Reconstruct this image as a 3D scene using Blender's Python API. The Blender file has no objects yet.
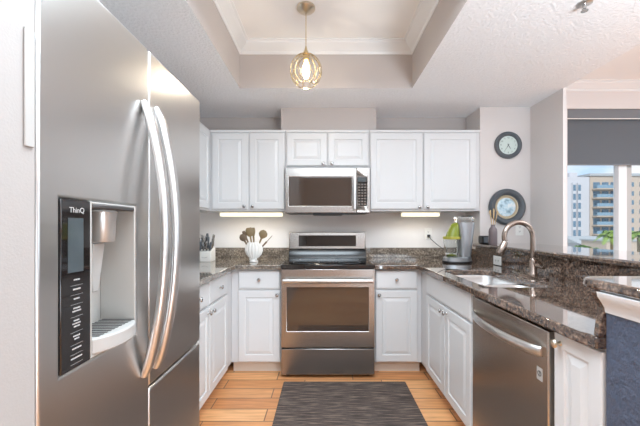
import bpy, bmesh, math, random
from mathutils import Vector, Matrix
from mathutils.geometry import tessellate_polygon
random.seed(7)
PI = math.pi
scene = bpy.context.scene
C = scene.collection

# ---------------------------------------------------------------- camera
cam_data = bpy.data.cameras.new('camera')
cam = bpy.data.objects.new('camera', cam_data)
C.objects.link(cam)
cam.location = (0, 0, 1.225)
cam.rotation_euler = (PI / 2, 0, 0)
cam_data.sensor_width = 36.0
cam_data.lens = 330.0 / 640.0 * 36.0
cam_data.shift_x = -5.0 / 640.0
cam_data.shift_y = 14.0 / 640.0
cam_data.clip_start = 0.02
cam_data.clip_end = 2000
scene.camera = cam

# ---------------------------------------------------------------- world
world = bpy.data.worlds.new('sky')
scene.world = world
world.use_nodes = True
wn = world.node_tree
wn.nodes.clear()
w_out = wn.nodes.new('ShaderNodeOutputWorld')
w_bg = wn.nodes.new('ShaderNodeBackground')
w_tc = wn.nodes.new('ShaderNodeTexCoord')
w_map = wn.nodes.new('ShaderNodeMapping')
w_map.inputs['Scale'].default_value = (1, 1, 2.5)
w_noise = wn.nodes.new('ShaderNodeTexNoise')
w_noise.inputs['Scale'].default_value = 6
w_noise.inputs['Detail'].default_value = 6
w_ramp = wn.nodes.new('ShaderNodeValToRGB')
w_ramp.color_ramp.elements[0].position = 0.42
w_ramp.color_ramp.elements[0].color = (0.50, 0.70, 0.95, 1)
w_ramp.color_ramp.elements[1].position = 0.58
w_ramp.color_ramp.elements[1].color = (0.86, 0.90, 0.95, 1)
wn.links.new(w_tc.outputs['Generated'], w_map.inputs['Vector'])
wn.links.new(w_map.outputs['Vector'], w_noise.inputs['Vector'])
wn.links.new(w_noise.outputs['Fac'], w_ramp.inputs['Fac'])
wn.links.new(w_ramp.outputs['Color'], w_bg.inputs['Color'])
wn.links.new(w_bg.outputs['Background'], w_out.inputs['Surface'])
w_bg.inputs['Strength'].default_value = 0.95

# ---------------------------------------------------------------- sun and large lights
def add_light(name, kind, loc, rot, energy, color, size=None, size_y=None):
    d = bpy.data.lights.new(name, kind)
    d.energy = energy
    d.color = color
    if kind == 'AREA':
        d.shape = 'RECTANGLE'
        d.size = size
        d.size_y = size_y
    elif kind == 'SUN':
        d.angle = size
    o = bpy.data.objects.new(name, d)
    o.location = loc
    o.rotation_euler = rot
    C.objects.link(o)
    return o

add_light('sun', 'SUN', (0, -20, 40), (math.radians(50), 0, math.radians(-20)), 2.2, (1, 0.96, 0.9), math.radians(1))
# added fill high behind the camera, tilted a little towards the kitchen
add_light('room_fill', 'AREA', (0.2, -0.75, 2.60), (math.radians(38), 0, 0), 28, (0.838, 0.975, 1.082), 1.4, 1.0)
# unseen fill panel in front of the closed wall behind the camera
add_light('rear_fill', 'AREA', (2.4, -3.3, 0.9), (math.radians(90), 0, 0), 24, (0.775, 0.945, 1.082), 1.9, 1.55)
# added low fill behind the camera, aimed up to brighten the ceiling
add_light('low_up_fill', 'AREA', (1.75, -1.7, 0.45), (math.radians(148), 0, 0), 42, (0.793, 0.955, 1.082), 1.2, 1.4)
# unseen fill floating in the tray above the frame, for floor and counters
add_light('tray_fill', 'AREA', (0.0, 1.0, 2.42), (0, 0, 0), 38, (0.828, 0.97, 1.082), 1.1, 0.85)
# fill added below the dining room ceiling, without a fixture
add_light('dining_top_fill', 'AREA', (3.6, 0.8, 2.62), (0, 0, 0), 60, (0.828, 0.97, 1.082), 2.4, 2.4)
# unseen fill added at the right side of the dining room
add_light('dining_side_fill', 'AREA', (5.6, 0.6, 1.5), (0, math.radians(90), 0), 22, (0.793, 0.95, 1.082), 2.0, 3.4)
# upward fill added past the near end of the bar, for the soffit
add_light('bar_up_fill', 'AREA', (1.5, 0.25, 1.25), (math.radians(180), 0, 0), 31, (0.828, 0.97, 1.082), 0.6, 0.5)

scene.cycles.diffuse_bounces = 10
scene.cycles.max_bounces = 16
vs = scene.view_settings
scene.display_settings.display_device = 'sRGB'
vs.view_transform = 'Standard'
vs.look = 'None'
vs.gamma = 1
vs.use_curve_mapping = False
vs.exposure = 0.28

# ---------------------------------------------------------------- materials
def srgb(r, g, b):
    def f(c):
        c /= 255.0
        return c / 12.92 if c <= 0.04045 else ((c + 0.055) / 1.055) ** 2.4
    return (f(r), f(g), f(b), 1)

def new_mat(name):
    m = bpy.data.materials.new(name)
    m.use_nodes = True
    return m, m.node_tree, m.node_tree.nodes['Principled BSDF']

def plain(name, col, rough=0.5, metal=0.0, bump=0.0, bump_scale=60.0, var=0.04, spec=0.5):
    """solid colour with a faint procedural variation and optional bump"""
    m, t, b = new_mat(name)
    n = t.nodes.new('ShaderNodeTexNoise')
    tc = t.nodes.new('ShaderNodeTexCoord')
    n.inputs['Scale'].default_value = bump_scale
    n.inputs['Detail'].default_value = 4
    t.links.new(tc.outputs['Object'], n.inputs['Vector'])
    mx = t.nodes.new('ShaderNodeMix')
    mx.data_type = 'RGBA'
    mx.inputs['A'].default_value = tuple(c * (1 - var) for c in col[:3]) + (1,)
    mx.inputs['B'].default_value = tuple(min(1, c * (1 + var)) for c in col[:3]) + (1,)
    t.links.new(n.outputs['Fac'], mx.inputs['Factor'])
    t.links.new(mx.outputs['Result'], b.inputs['Base Color'])
    b.inputs['Roughness'].default_value = rough
    b.inputs['Metallic'].default_value = metal
    b.inputs['Specular IOR Level'].default_value = spec
    if bump:
        bp = t.nodes.new('ShaderNodeBump')
        bp.inputs['Strength'].default_value = bump
        bp.inputs['Distance'].default_value = 0.008
        t.links.new(n.outputs['Fac'], bp.inputs['Height'])
        t.links.new(bp.outputs['Normal'], b.inputs['Normal'])
    return m

def steel(name, col, rough, stretch, aniso=0.0):
    """brushed metal: noise stretched along the brushing direction varies the roughness"""
    m, t, b = new_mat(name)
    tc = t.nodes.new('ShaderNodeTexCoord')
    mp = t.nodes.new('ShaderNodeMapping')
    mp.inputs['Scale'].default_value = stretch
    n = t.nodes.new('ShaderNodeTexNoise')
    n.inputs['Scale'].default_value = 1.0
    n.inputs['Detail'].default_value = 5
    t.links.new(tc.outputs['Object'], mp.inputs['Vector'])
    t.links.new(mp.outputs['Vector'], n.inputs['Vector'])
    mr = t.nodes.new('ShaderNodeMapRange')
    mr.inputs['To Min'].default_value = rough * 0.985
    mr.inputs['To Max'].default_value = rough * 1.015
    t.links.new(n.outputs['Fac'], mr.inputs['Value'])
    t.links.new(mr.outputs['Result'], b.inputs['Roughness'])
    b.inputs['Base Color'].default_value = col
    b.inputs['Metallic'].default_value = 1.0
    return m

def granite(name, cols, rough=0.07, scale=70, coat=0.8):
    m, t, b = new_mat(name)
    tc = t.nodes.new('ShaderNodeTexCoord')
    n1 = t.nodes.new('ShaderNodeTexNoise')
    n1.inputs['Scale'].default_value = scale
    n1.inputs['Detail'].default_value = 8
    n1.inputs['Roughness'].default_value = 0.7
    t.links.new(tc.outputs['Object'], n1.inputs['Vector'])
    mp = t.nodes.new('ShaderNodeMapping')
    mp.inputs['Scale'].default_value = (0.35, 1, 1)
    t.links.new(tc.outputs['Object'], mp.inputs['Vector'])
    n2 = t.nodes.new('ShaderNodeTexNoise')
    n2.inputs['Scale'].default_value = scale * 0.35
    n2.inputs['Detail'].default_value = 4
    n2.inputs['Distortion'].default_value = 1.2
    t.links.new(mp.outputs['Vector'], n2.inputs['Vector'])
    r1 = t.nodes.new('ShaderNodeValToRGB')
    e = r1.color_ramp.elements
    e[0].position = 0.33
    e[0].color = cols[0]
    e[1].position = 0.66
    e[1].color = cols[2]
    k = e.new(0.49)
    k.color = cols[1]
    t.links.new(n1.outputs['Fac'], r1.inputs['Fac'])
    v = t.nodes.new('ShaderNodeTexVoronoi')
    v.inputs['Scale'].default_value = scale * 2.2
    t.links.new(tc.outputs['Object'], v.inputs['Vector'])
    r2 = t.nodes.new('ShaderNodeValToRGB')
    r2.color_ramp.elements[0].position = 0.42
    r2.color_ramp.elements[0].color = (0, 0, 0, 1)
    r2.color_ramp.elements[1].position = 0.60
    r2.color_ramp.elements[1].color = (1, 1, 1, 1)
    t.links.new(n2.outputs['Fac'], r2.inputs['Fac'])
    mx = t.nodes.new('ShaderNodeMix')
    mx.data_type = 'RGBA'
    mx.inputs['B'].default_value = cols[0]
    ml = t.nodes.new('ShaderNodeMath')
    ml.operation = 'MULTIPLY'
    ml.inputs[1].default_value = 0.55
    t.links.new(r2.outputs['Color'], ml.inputs[0])
    t.links.new(ml.outputs[0], mx.inputs['Factor'])
    t.links.new(r1.outputs['Color'], mx.inputs['A'])
    t.links.new(mx.outputs['Result'], b.inputs['Base Color'])
    b.inputs['Roughness'].default_value = rough
    b.inputs['Specular IOR Level'].default_value = 0.6
    b.inputs['Coat Weight'].default_value = coat
    b.inputs['Coat Roughness'].default_value = 0.02
    b.inputs['Coat IOR'].default_value = 1.6
    return m

def glass(name, col=(1, 1, 1, 1), rough=0.0, ior=1.45):
    m, t, b = new_mat(name)
    b.inputs['Base Color'].default_value = col
    b.inputs['Transmission Weight'].default_value = 1
    b.inputs['Roughness'].default_value = rough
    b.inputs['IOR'].default_value = ior
    return m

def thin_pane(name):
    m, t, b = new_mat(name)
    out = t.nodes['Material Output']
    tr = t.nodes.new('ShaderNodeBsdfTransparent')
    gl = t.nodes.new('ShaderNodeBsdfGlossy')
    gl.inputs['Roughness'].default_value = 0.0
    mx = t.nodes.new('ShaderNodeMixShader')
    fr = t.nodes.new('ShaderNodeFresnel')
    fr.inputs['IOR'].default_value = 1.2
    t.links.new(fr.outputs[0], mx.inputs[0])
    t.links.new(tr.outputs[0], mx.inputs[1])
    t.links.new(gl.outputs[0], mx.inputs[2])
    t.links.new(mx.outputs[0], out.inputs['Surface'])
    return m

def emit(name, col, strength):
    m, t, b = new_mat(name)
    b.inputs['Base Color'].default_value = col
    b.inputs['Emission Color'].default_value = col
    b.inputs['Emission Strength'].default_value = strength
    return m

def plank_floor(name):
    m, t, b = new_mat(name)
    tc = t.nodes.new('ShaderNodeTexCoord')
    br = t.nodes.new('ShaderNodeTexBrick')
    br.offset = 0.37
    br.inputs['Scale'].default_value = 1
    br.inputs['Brick Width'].default_value = 0.61
    br.inputs['Row Height'].default_value = 0.141
    br.inputs['Mortar Size'].default_value = 0.004
    br.inputs['Mortar Smooth'].default_value = 0.2
    br.inputs['Bias'].default_value = 0.0
    br.inputs['Color1'].default_value = srgb(216, 150, 98)
    br.inputs['Color2'].default_value = srgb(248, 190, 134)
    br.inputs['Mortar'].default_value = srgb(132, 100, 76)
    sh = t.nodes.new('ShaderNodeMapping')
    sh.inputs['Location'].default_value = (0.16, -0.106, 0)
    t.links.new(tc.outputs['Object'], sh.inputs['Vector'])
    t.links.new(sh.outputs['Vector'], br.inputs['Vector'])
    mp = t.nodes.new('ShaderNodeMapping')
    mp.inputs['Scale'].default_value = (2.5, 26, 1)
    t.links.new(tc.outputs['Object'], mp.inputs['Vector'])
    n = t.nodes.new('ShaderNodeTexNoise')
    n.inputs['Scale'].default_value = 1.6
    n.inputs['Detail'].default_value = 7
    n.inputs['Distortion'].default_value = 0.6
    t.links.new(mp.outputs['Vector'], n.inputs['Vector'])
    rp = t.nodes.new('ShaderNodeValToRGB')
    rp.color_ramp.elements[0].position = 0.3
    rp.color_ramp.elements[0].color = (0.62, 0.56, 0.50, 1)
    rp.color_ramp.elements[1].position = 0.66
    rp.color_ramp.elements[1].color = (1.0, 1.0, 1.0, 1)
    t.links.new(n.outputs['Fac'], rp.inputs['Fac'])
    mx = t.nodes.new('ShaderNodeMix')
    mx.data_type = 'RGBA'
    mx.blend_type = 'MULTIPLY'
    mx.inputs['Factor'].default_value = 0.75
    t.links.new(br.outputs['Color'], mx.inputs['A'])
    t.links.new(rp.outputs['Color'], mx.inputs['B'])
    t.links.new(mx.outputs['Result'], b.inputs['Base Color'])
    bp = t.nodes.new('ShaderNodeBump')
    bp.inputs['Strength'].default_value = 0.4
    bp.inputs['Distance'].default_value = 0.002
    iv = t.nodes.new('ShaderNodeMath')
    iv.operation = 'SUBTRACT'
    iv.inputs[0].default_value = 1
    t.links.new(br.outputs['Fac'], iv.inputs[1])
    t.links.new(iv.outputs[0], bp.inputs['Height'])
    t.links.new(bp.outputs['Normal'], b.inputs['Normal'])
    b.inputs['Roughness'].default_value = 0.38
    return m

def woven(name):
    m, t, b = new_mat(name)
    tc = t.nodes.new('ShaderNodeTexCoord')
    mp = t.nodes.new('ShaderNodeMapping')
    mp.inputs['Scale'].default_value = (6, 150, 1)
    t.links.new(tc.outputs['Object'], mp.inputs['Vector'])
    n = t.nodes.new('ShaderNodeTexNoise')
    n.inputs['Scale'].default_value = 1.0
    n.inputs['Detail'].default_value = 5
    n.inputs['Roughness'].default_value = 0.65
    t.links.new(mp.outputs['Vector'], n.inputs['Vector'])
    rp = t.nodes.new('ShaderNodeValToRGB')
    e = rp.color_ramp.elements
    e[0].position = 0.34
    e[0].color = srgb(46, 39, 38)
    e[1].position = 0.68
    e[1].color = srgb(158, 138, 124)
    k = e.new(0.5)
    k.color = srgb(82, 71, 66)
    t.links.new(n.outputs['Fac'], rp.inputs['Fac'])
    t.links.new(rp.outputs['Color'], b.inputs['Base Color'])
    wv = t.nodes.new('ShaderNodeTexWave')
    wv.bands_direction = 'Y'
    wv.inputs['Scale'].default_value = 45
    t.links.new(tc.outputs['Object'], wv.inputs['Vector'])
    bp = t.nodes.new('ShaderNodeBump')
    bp.inputs['Strength'].default_value = 0.5
    bp.inputs['Distance'].default_value = 0.003
    t.links.new(wv.outputs['Fac'], bp.inputs['Height'])
    t.links.new(bp.outputs['Normal'], b.inputs['Normal'])
    b.inputs['Roughness'].default_value = 0.9
    return m

def painted_reflection(name):  # mottled blue painted in as the reflection in the mirror
    m, t, b = new_mat(name)
    tc = t.nodes.new('ShaderNodeTexCoord')
    n = t.nodes.new('ShaderNodeTexNoise')
    n.inputs['Scale'].default_value = 22
    n.inputs['Detail'].default_value = 6
    t.links.new(tc.outputs['Object'], n.inputs['Vector'])
    rp = t.nodes.new('ShaderNodeValToRGB')
    e = rp.color_ramp.elements
    e[0].position = 0.34
    e[0].color = srgb(136, 164, 180)
    e[1].position = 0.62
    e[1].color = srgb(230, 240, 245)
    k = e.new(0.47)
    k.color = srgb(190, 220, 234)
    t.links.new(n.outputs['Fac'], rp.inputs['Fac'])
    t.links.new(rp.outputs['Color'], b.inputs['Base Color'])
    b.inputs['Roughness'].default_value = 0.12
    return m

M = {}
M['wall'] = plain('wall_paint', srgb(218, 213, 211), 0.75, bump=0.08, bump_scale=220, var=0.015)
M['wall_pantry'] = plain('wall_paint_dimmed', srgb(168, 163, 160), 0.75, bump=0.08, bump_scale=220, var=0.015)  # same wall paint, darkened to offset the strong light on this wall
M['wall_back'] = plain('backsplash_paint', srgb(230, 227, 225), 0.7, bump=0.06, bump_scale=220, var=0.015)
M['taupe'] = plain('taupe_paint', srgb(188, 181, 178), 0.75, bump=0.08, bump_scale=220, var=0.015)
M['ceiling'] = plain('textured_ceiling', srgb(240, 241, 243), 0.85, bump=0.9, bump_scale=62, var=0.07)
M['ceiling_smooth'] = plain('ceiling_paint', srgb(242, 241, 240), 0.8, bump=0.06, bump_scale=150, var=0.01)
M['trim'] = plain('trim_paint', srgb(228, 229, 230), 0.4, var=0.005)
M['cabinet'] = plain('cabinet_lacquer', srgb(218, 219, 220), 0.34, var=0.008, bump_scale=20)
M['cabinet_in'] = plain('cabinet_carcass', srgb(212, 212, 213), 0.45, var=0.008, bump_scale=20)
M['toe'] = plain('toe_kick_paint', srgb(222, 212, 200), 0.5, var=0.02)
M['floor'] = plank_floor('plank_tile')
M['granite'] = granite('brown_granite', (srgb(66, 59, 53), srgb(134, 123, 111), srgb(194, 182, 168)), 0.06, 60, 0.4)  # base colour lightened to carry the reflection of the bright wall behind
M['granite_warm'] = granite('warm_brown_granite', (srgb(36, 28, 26), srgb(94, 76, 66), srgb(162, 138, 119)), 0.05, 75)
M['steel_h'] = steel('brushed_steel_across', (0.43, 0.405, 0.385, 1), 0.26, (3, 3, 420))
M['steel_fridge'] = steel('fridge_steel', (0.64, 0.625, 0.61, 1), 0.28, (6, 6, 380))
M['steel_dw'] = steel('dishwasher_steel', (0.64, 0.585, 0.53, 1), 0.27, (6, 6, 380))
M['steel_bright'] = steel('polished_steel', (0.70, 0.69, 0.68, 1), 0.32, (40, 40, 40))
M['steel_sink'] = steel('sink_steel', (0.84, 0.84, 0.84, 1), 0.3, (60, 60, 60))
M['nickel'] = steel('satin_nickel', (0.50, 0.49, 0.48, 1), 0.26, (40, 40, 40))
M['faucet'] = steel('warm_brushed_nickel', (0.38, 0.315, 0.275, 1), 0.24, (30, 30, 200))
M['brass'] = steel('pale_brass', (0.66, 0.58, 0.46, 1), 0.28, (40, 40, 40))
M['gold'] = steel('gold_wire', (0.66, 0.53, 0.32, 1), 0.25, (40, 40, 40))
M['dark_body'] = plain('appliance_side', srgb(72, 70, 70), 0.5, metal=0.3)
M['black_glass'] = plain('black_glass', srgb(20, 17, 16), 0.03, spec=0.9, var=0.01)
M['oven_glass'] = plain('oven_glass', srgb(62, 50, 42), 0.03, spec=1.0, var=0.02)
M['black'] = plain('black_plastic', srgb(30, 30, 32), 0.35)
M['riser_black'] = plain('riser_enamel', srgb(22, 19, 18), 0.16)
M['panel_glass'] = plain('control_glass', srgb(26, 22, 22), 0.05, spec=0.8, var=0.02)
M['screen'] = plain('dim_screen', srgb(72, 80, 84), 0.1, var=0.2, bump_scale=25)
M['grey_plastic'] = plain('grey_plastic', srgb(178, 176, 173), 0.4, var=0.01)
M['niche'] = plain('dispenser_liner', srgb(176, 173, 168), 0.45, var=0.01)
M['key_grey'] = plain('key_grey', srgb(120, 112, 106), 0.4, var=0.01)
M['nozzle'] = plain('silver_plastic', srgb(186, 184, 181), 0.3, metal=0.6, var=0.01)
M['white_plastic'] = plain('white_plastic', srgb(236, 236, 233), 0.35, var=0.005)
M['socket'] = plain('socket_slots', srgb(60, 58, 56), 0.5)
M['mark'] = plain('printed_mark', srgb(178, 178, 176), 0.5, var=0.0)
M['rug'] = woven('woven_rug')
M['blue_wall'] = plain('slate_blue_paint', srgb(78, 87, 106), 0.6, bump=0.9, bump_scale=60, var=0.08)
M['ceramic'] = plain('white_ceramic', srgb(238, 236, 231), 0.25, var=0.01)
M['wood_dark'] = plain('walnut_wood', srgb(112, 94, 76), 0.55, var=0.2, bump_scale=40)
M['wood_mid'] = plain('olive_wood', srgb(134, 116, 84), 0.55, var=0.2, bump_scale=40)
M['wood_pale'] = plain('pale_wood', srgb(196, 170, 128), 0.6, var=0.12, bump_scale=40)
M['clock_frame'] = plain('slate_frame', srgb(86, 92, 98), 0.45, var=0.12, bump_scale=50)
M['clock_face'] = plain('pale_mint_face', srgb(206, 220, 215), 0.6, var=0.03)
M['clock_mark'] = plain('clock_ink', srgb(88, 100, 102), 0.6)
M['gold_ring'] = plain('dull_gold', srgb(196, 184, 158), 0.35, metal=0.6)
M['mirror_paint'] = painted_reflection('mirror_reflection')
M['bottle'] = plain('grey_brown_glaze', srgb(112, 100, 102), 0.35, var=0.12)
M['lime'] = plain('lime_plastic', srgb(128, 140, 34), 0.3, var=0.03)
M['lime_soft'] = plain('yellow_green_rubber', srgb(168, 162, 62), 0.4, var=0.03)
M['tower'] = plain('silver_grey_plastic', srgb(170, 174, 178), 0.3, metal=0.75, var=0.03)
M['clear'] = glass('clear_plastic', (0.93, 0.95, 0.95, 1), 0.02, 1.42)
M['pane'] = thin_pane('window_glass')
M['blind'] = plain('grey_blind_fabric', srgb(94, 99, 105), 0.8, var=0.02, bump_scale=300)
M['blind_rail'] = plain('grey_headrail', srgb(112, 115, 120), 0.5, var=0.01)
M['tube_light'] = emit('under_cabinet_glow', (1.0, 0.93, 0.70, 1), 0.80)
M['bulb'] = emit('bulb_glow', (1.0, 0.84, 0.55, 1), 9.0)
M['ext_tan'] = plain('tan_stucco', srgb(186, 172, 158), 0.9, var=0.04, bump_scale=0.6)
M['ext_white'] = plain('white_stucco', srgb(192, 194, 200), 0.9, var=0.03, bump_scale=0.6)
M['ext_glass'] = plain('blue_grey_window', srgb(96, 122, 142), 0.2, var=0.2, bump_scale=0.4)
M['ext_rail'] = plain('pale_blue_railing', srgb(124, 152, 172), 0.3, var=0.05, bump_scale=1)
M['ext_roof'] = plain('grey_roofing', srgb(168, 174, 178), 0.8, var=0.06, bump_scale=1)
M['ext_ground'] = plain('pale_paving', srgb(178, 176, 168), 0.9, var=0.15, bump_scale=0.12)
M['leaf'] = plain('leaf_green', srgb(92, 128, 60), 0.7, var=0.3, bump_scale=1.5)
M['leaf_palm'] = plain('palm_green', srgb(132, 160, 74), 0.6, var=0.25, bump_scale=2)
M['bark'] = plain('palm_bark', srgb(140, 122, 100), 0.9, var=0.2, bump_scale=6)

# ---------------------------------------------------------------- mesh builder
class Frame:
    """u to the right, v up, w out of a face"""
    def __init__(s, o, u, v, w):
        s.o, s.u, s.v, s.w = Vector(o), Vector(u), Vector(v), Vector(w)
    def __call__(s, u, v, w=0.0):
        return s.o + s.u * u + s.v * v + s.w * w
def F_back(y):   # face looks at the camera (-y): u = x, v = z
    return Frame((0, y, 0), (1, 0, 0), (0, 0, 1), (0, -1, 0))
def F_left(x):   # face looks to +x: u = y, v = z
    return Frame((x, 0, 0), (0, 1, 0), (0, 0, 1), (1, 0, 0))
def F_right(x):  # face looks to -x: u = -y
    return Frame((x, 0, 0), (0, -1, 0), (0, 0, 1), (-1, 0, 0))
def F_up(z):
    return Frame((0, 0, z), (1, 0, 0), (0, 1, 0), (0, 0, 1))

def world_origin(o):
    p = Vector((0, 0, 0))
    while o is not None:
        p += Vector(o.location)
        o = o.parent
    return p

class MB:
    def __init__(s):
        s.v, s.f, s.m = [], [], []
    def add(s, vs, fs, m=0):
        k = len(s.v)
        s.v += [Vector(p) for p in vs]
        for f in fs:
            s.f.append([i + k for i in f])
            s.m.append(m)
        return s
    def box(s, x0, x1, y0, y1, z0, z1, m=0):
        return s.obox(F_up(0), x0, x1, y0, y1, z0, z1, m)
    def obox(s, F, u0, u1, v0, v1, w0, w1, m=0):
        p = [F(u, v, w) for w in (w0, w1) for v in (v0, v1) for u in (u0, u1)]
        return s.add(p, [(0, 2, 3, 1), (4, 5, 7, 6), (0, 1, 5, 4), (2, 6, 7, 3), (0, 4, 6, 2), (1, 3, 7, 5)], m)
    def rings(s, rs, cap0=True, cap1=True, m=0, closed=False):
        n = len(rs[0])
        vs = [p for r in rs for p in r]
        fs = []
        for i in range(len(rs) if closed else len(rs) - 1):
            j = (i + 1) % len(rs)
            for k in range(n):
                l = (k + 1) % n
                fs.append((i * n + k, i * n + l, j * n + l, j * n + k))
        if not closed:
            if cap0:
                fs.append(tuple(reversed(range(n))))
            if cap1:
                fs.append(tuple((len(rs) - 1) * n + k for k in range(n)))
        return s.add(vs, fs, m)
    def tube(s, pts, r, n=12, m=0, flat=None, up=None, closed=False):
        """r: radius or list; flat=(a,b) multiplies the two cross axes; up fixes the first cross axis"""
        pts = [Vector(p) for p in pts]
        N = len(pts)
        rr = r if isinstance(r, (list, tuple)) else [r] * N
        a, b = flat or (1, 1)
        rs = []
        prev = None
        for i in range(N):
            if closed:
                t = pts[(i + 1) % N] - pts[i - 1]
            else:
                t = pts[min(i + 1, N - 1)] - pts[max(i - 1, 0)]
            t.normalize()
            if up is not None:
                x = Vector(up)
            elif prev is None:
                x = Vector((0, 0, 1)) if abs(t.z) < 0.9 else Vector((1, 0, 0))
            else:
                x = prev
            x = (x - t * x.dot(t)).normalized()
            prev = x
            y = t.cross(x)
            rs.append([pts[i] + x * math.cos(q) * rr[i] * a + y * math.sin(q) * rr[i] * b
                       for q in (2 * PI * k / n for k in range(n))])
        return s.rings(rs, m=m, closed=closed)
    def lathe(s, prof, o, axis=(0, 0, 1), n=24, m=0, sx=1.0, sy=1.0):
        """prof: (radius, height) pairs along the axis"""
        ax = Vector(axis).normalized()
        x = Vector((1, 0, 0)) if abs(ax.x) < 0.9 else Vector((0, 1, 0))
        x = (x - ax * x.dot(ax)).normalized()
        y = ax.cross(x)
        o = Vector(o)
        rs = [[o + ax * h + x * math.cos(q) * max(r, 1e-5) * sx + y * math.sin(q) * max(r, 1e-5) * sy
               for q in (2 * PI * k / n for k in range(n))] for r, h in prof]
        return s.rings(rs, m=m)
    def prism(s, F, loops, w0, w1, m=0):
        """loops[0] outer polygon (ccw in u,v), the rest holes"""
        flat = [Vector((p[0], p[1], 0)) for L in loops for p in L]
        tris = tessellate_polygon([[Vector((p[0], p[1], 0)) for p in L] for L in loops])
        n = len(flat)
        vs = [F(p.x, p.y, w1) for p in flat] + [F(p.x, p.y, w0) for p in flat]
        fs = []
        for t in tris:
            a, b, c = (flat[i] for i in t)
            if (b - a).cross(c - a).z < 0:
                t = t[::-1]
            fs.append(tuple(t))
            fs.append(tuple(i + n for i in reversed(t)))
        k = 0
        for L in loops:
            c = len(L)
            for i in range(c):
                j = (i + 1) % c
                fs.append((k + i, k + i + n, k + j + n, k + j))
            k += c
        return s.add(vs, fs, m)
    def build(s, name, mats, parent=None, loc=None, bevel=0.0, smooth=True, seg=2, angle=38):
        me = bpy.data.meshes.new(name)
        o = bpy.data.objects.new(name, me)
        C.objects.link(o)
        if parent is not None:
            o.parent = parent
            org = world_origin(parent)
        elif loc is not None:
            o.location = loc
            org = Vector(loc)
        else:
            org = Vector((0, 0, 0))
        me.from_pydata([p - org for p in s.v], [], s.f)
        mats = mats if isinstance(mats, (list, tuple)) else [mats]
        for k in mats:
            me.materials.append(M[k])
        me.polygons.foreach_set('material_index', s.m)
        bm = bmesh.new()
        bm.from_mesh(me)
        bmesh.ops.recalc_face_normals(bm, faces=bm.faces)
        bm.to_mesh(me)
        bm.free()
        if smooth:
            me.polygons.foreach_set('use_smooth', [True] * len(me.polygons))
            me.set_sharp_from_angle(angle=math.radians(angle))
        if bevel:
            md = o.modifiers.new('bevel', 'BEVEL')
            md.width = bevel
            md.segments = seg
            md.limit_method = 'ANGLE'
            md.angle_limit = math.radians(50)
            md.harden_normals = False
        me.update()
        return o

def thing(name, label, cat, loc=(0, 0, 0), group=None):
    o = bpy.data.objects.new(name, None)
    o.empty_display_size = 0.05
    C.objects.link(o)
    o.location = loc
    return tag(o, label, cat, group)
def tag(o, label, cat, group=None):
    o['label'] = label
    o['category'] = cat
    if group:
        o['group'] = group
    return o
def struct(o):
    o['kind'] = 'structure'
    return o
def round_rect(x0, x1, y0, y1, r, n=5):
    P = []
    for cx, cy, a0 in ((x1 - r, y1 - r, 0), (x0 + r, y1 - r, 90), (x0 + r, y0 + r, 180), (x1 - r, y0 + r, 270)):
        for k in range(n + 1):
            a = math.radians(a0 + 90 * k / n)
            P.append((cx + r * math.cos(a), cy + r * math.sin(a)))
    return P
def text_mesh(txt, F, u, v, size, depth, mat, parent, name, w=0.0, align='CENTER'):
    cu = bpy.data.curves.new(name, 'FONT')
    cu.body = txt
    cu.size = size
    cu.align_x = align
    cu.align_y = 'CENTER'
    cu.extrude = depth
    tmp = bpy.data.objects.new(name + '_curve', cu)
    C.objects.link(tmp)
    bpy.context.view_layer.update()
    me0 = tmp.evaluated_get(bpy.context.evaluated_depsgraph_get()).to_mesh()
    vs = [F(u + p.co.x, v + p.co.y, w + p.co.z) for p in me0.vertices]
    fs = [tuple(p.vertices) for p in me0.polygons]
    bpy.data.objects.remove(tmp)
    b = MB()
    b.add(vs, fs)
    return b.build(name, mat, parent, smooth=False)

# ---------------------------------------------------------------- the setting
Z_SOF, Z_CEIL = 2.337, 2.69
Y_WALL, Y_PIER = 3.36, 3.06
X_LW = -1.37
struct(MB().box(-1.6, 6.0, -3.6, 3.5, -0.12, 0).build('floor', 'floor'))
struct(MB().box(-1.6, 6.0, -3.6, 3.5, Z_CEIL, Z_CEIL + 0.1).build('ceiling', 'ceiling_smooth'))
struct(MB().box(X_LW, 1.437, Y_WALL, 3.5, 0, Z_SOF).build('wall_back', 'wall_back'))
# upper strip of the back wall above the cabinets is the taupe of the tray
struct(MB().box(X_LW + 0.001, 1.436, Y_WALL - 0.004, Y_WALL, 2.10, Z_SOF).build('trim_1', 'taupe'))
struct(MB().box(-1.6, X_LW, 0.63, 3.5, 0, Z_SOF).build('wall_left', 'wall'))
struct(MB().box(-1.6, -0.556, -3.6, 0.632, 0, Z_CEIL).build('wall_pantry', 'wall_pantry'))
# pier and stub wall on the right of the cabinets
struct(MB().prism(F_up(0), [[(1.437, 3.5), (1.437, Y_PIER), (1.905, Y_PIER), (1.905, 2.64), (1.93, 2.64), (1.99, 3.5)]], 0, Z_SOF).build('wall_pier', 'wall'))
struct(MB().box(-0.411, 0.478, 3.08, Y_WALL - 0.004, 2.119, Z_SOF).build('wall_chase', 'taupe'))
struct(MB().box(-1.6, 6.0, -3.7, -3.6, 0, Z_CEIL).build('wall_front', 'wall'))
# right wall of the dining room with a tall glazed opening
b = MB()
b.prism(F_right(5.9), [[(-3.5, 0), (3.6, 0), (3.6, Z_CEIL), (-3.5, Z_CEIL)], [(-2.4, 0.3), (-2.4, 2.35), (1.2, 2.35), (1.2, 0.3)]], -0.1, 0)
struct(b.build('wall_right', 'wall'))
# window wall of the dining room
WX0, WX1, WZ0, WZ1 = 2.468, 4.9, 0.85, 2.43
b = MB()
b.prism(F_back(Y_WALL), [[(2.0, 0), (5.9, 0), (5.9, Z_CEIL), (2.0, Z_CEIL)], [(WX0, WZ0), (WX0, WZ1), (WX1, WZ1), (WX1, WZ0)]], -0.14, 0)
struct(b.build('wall_dining', 'wall'))

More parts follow.
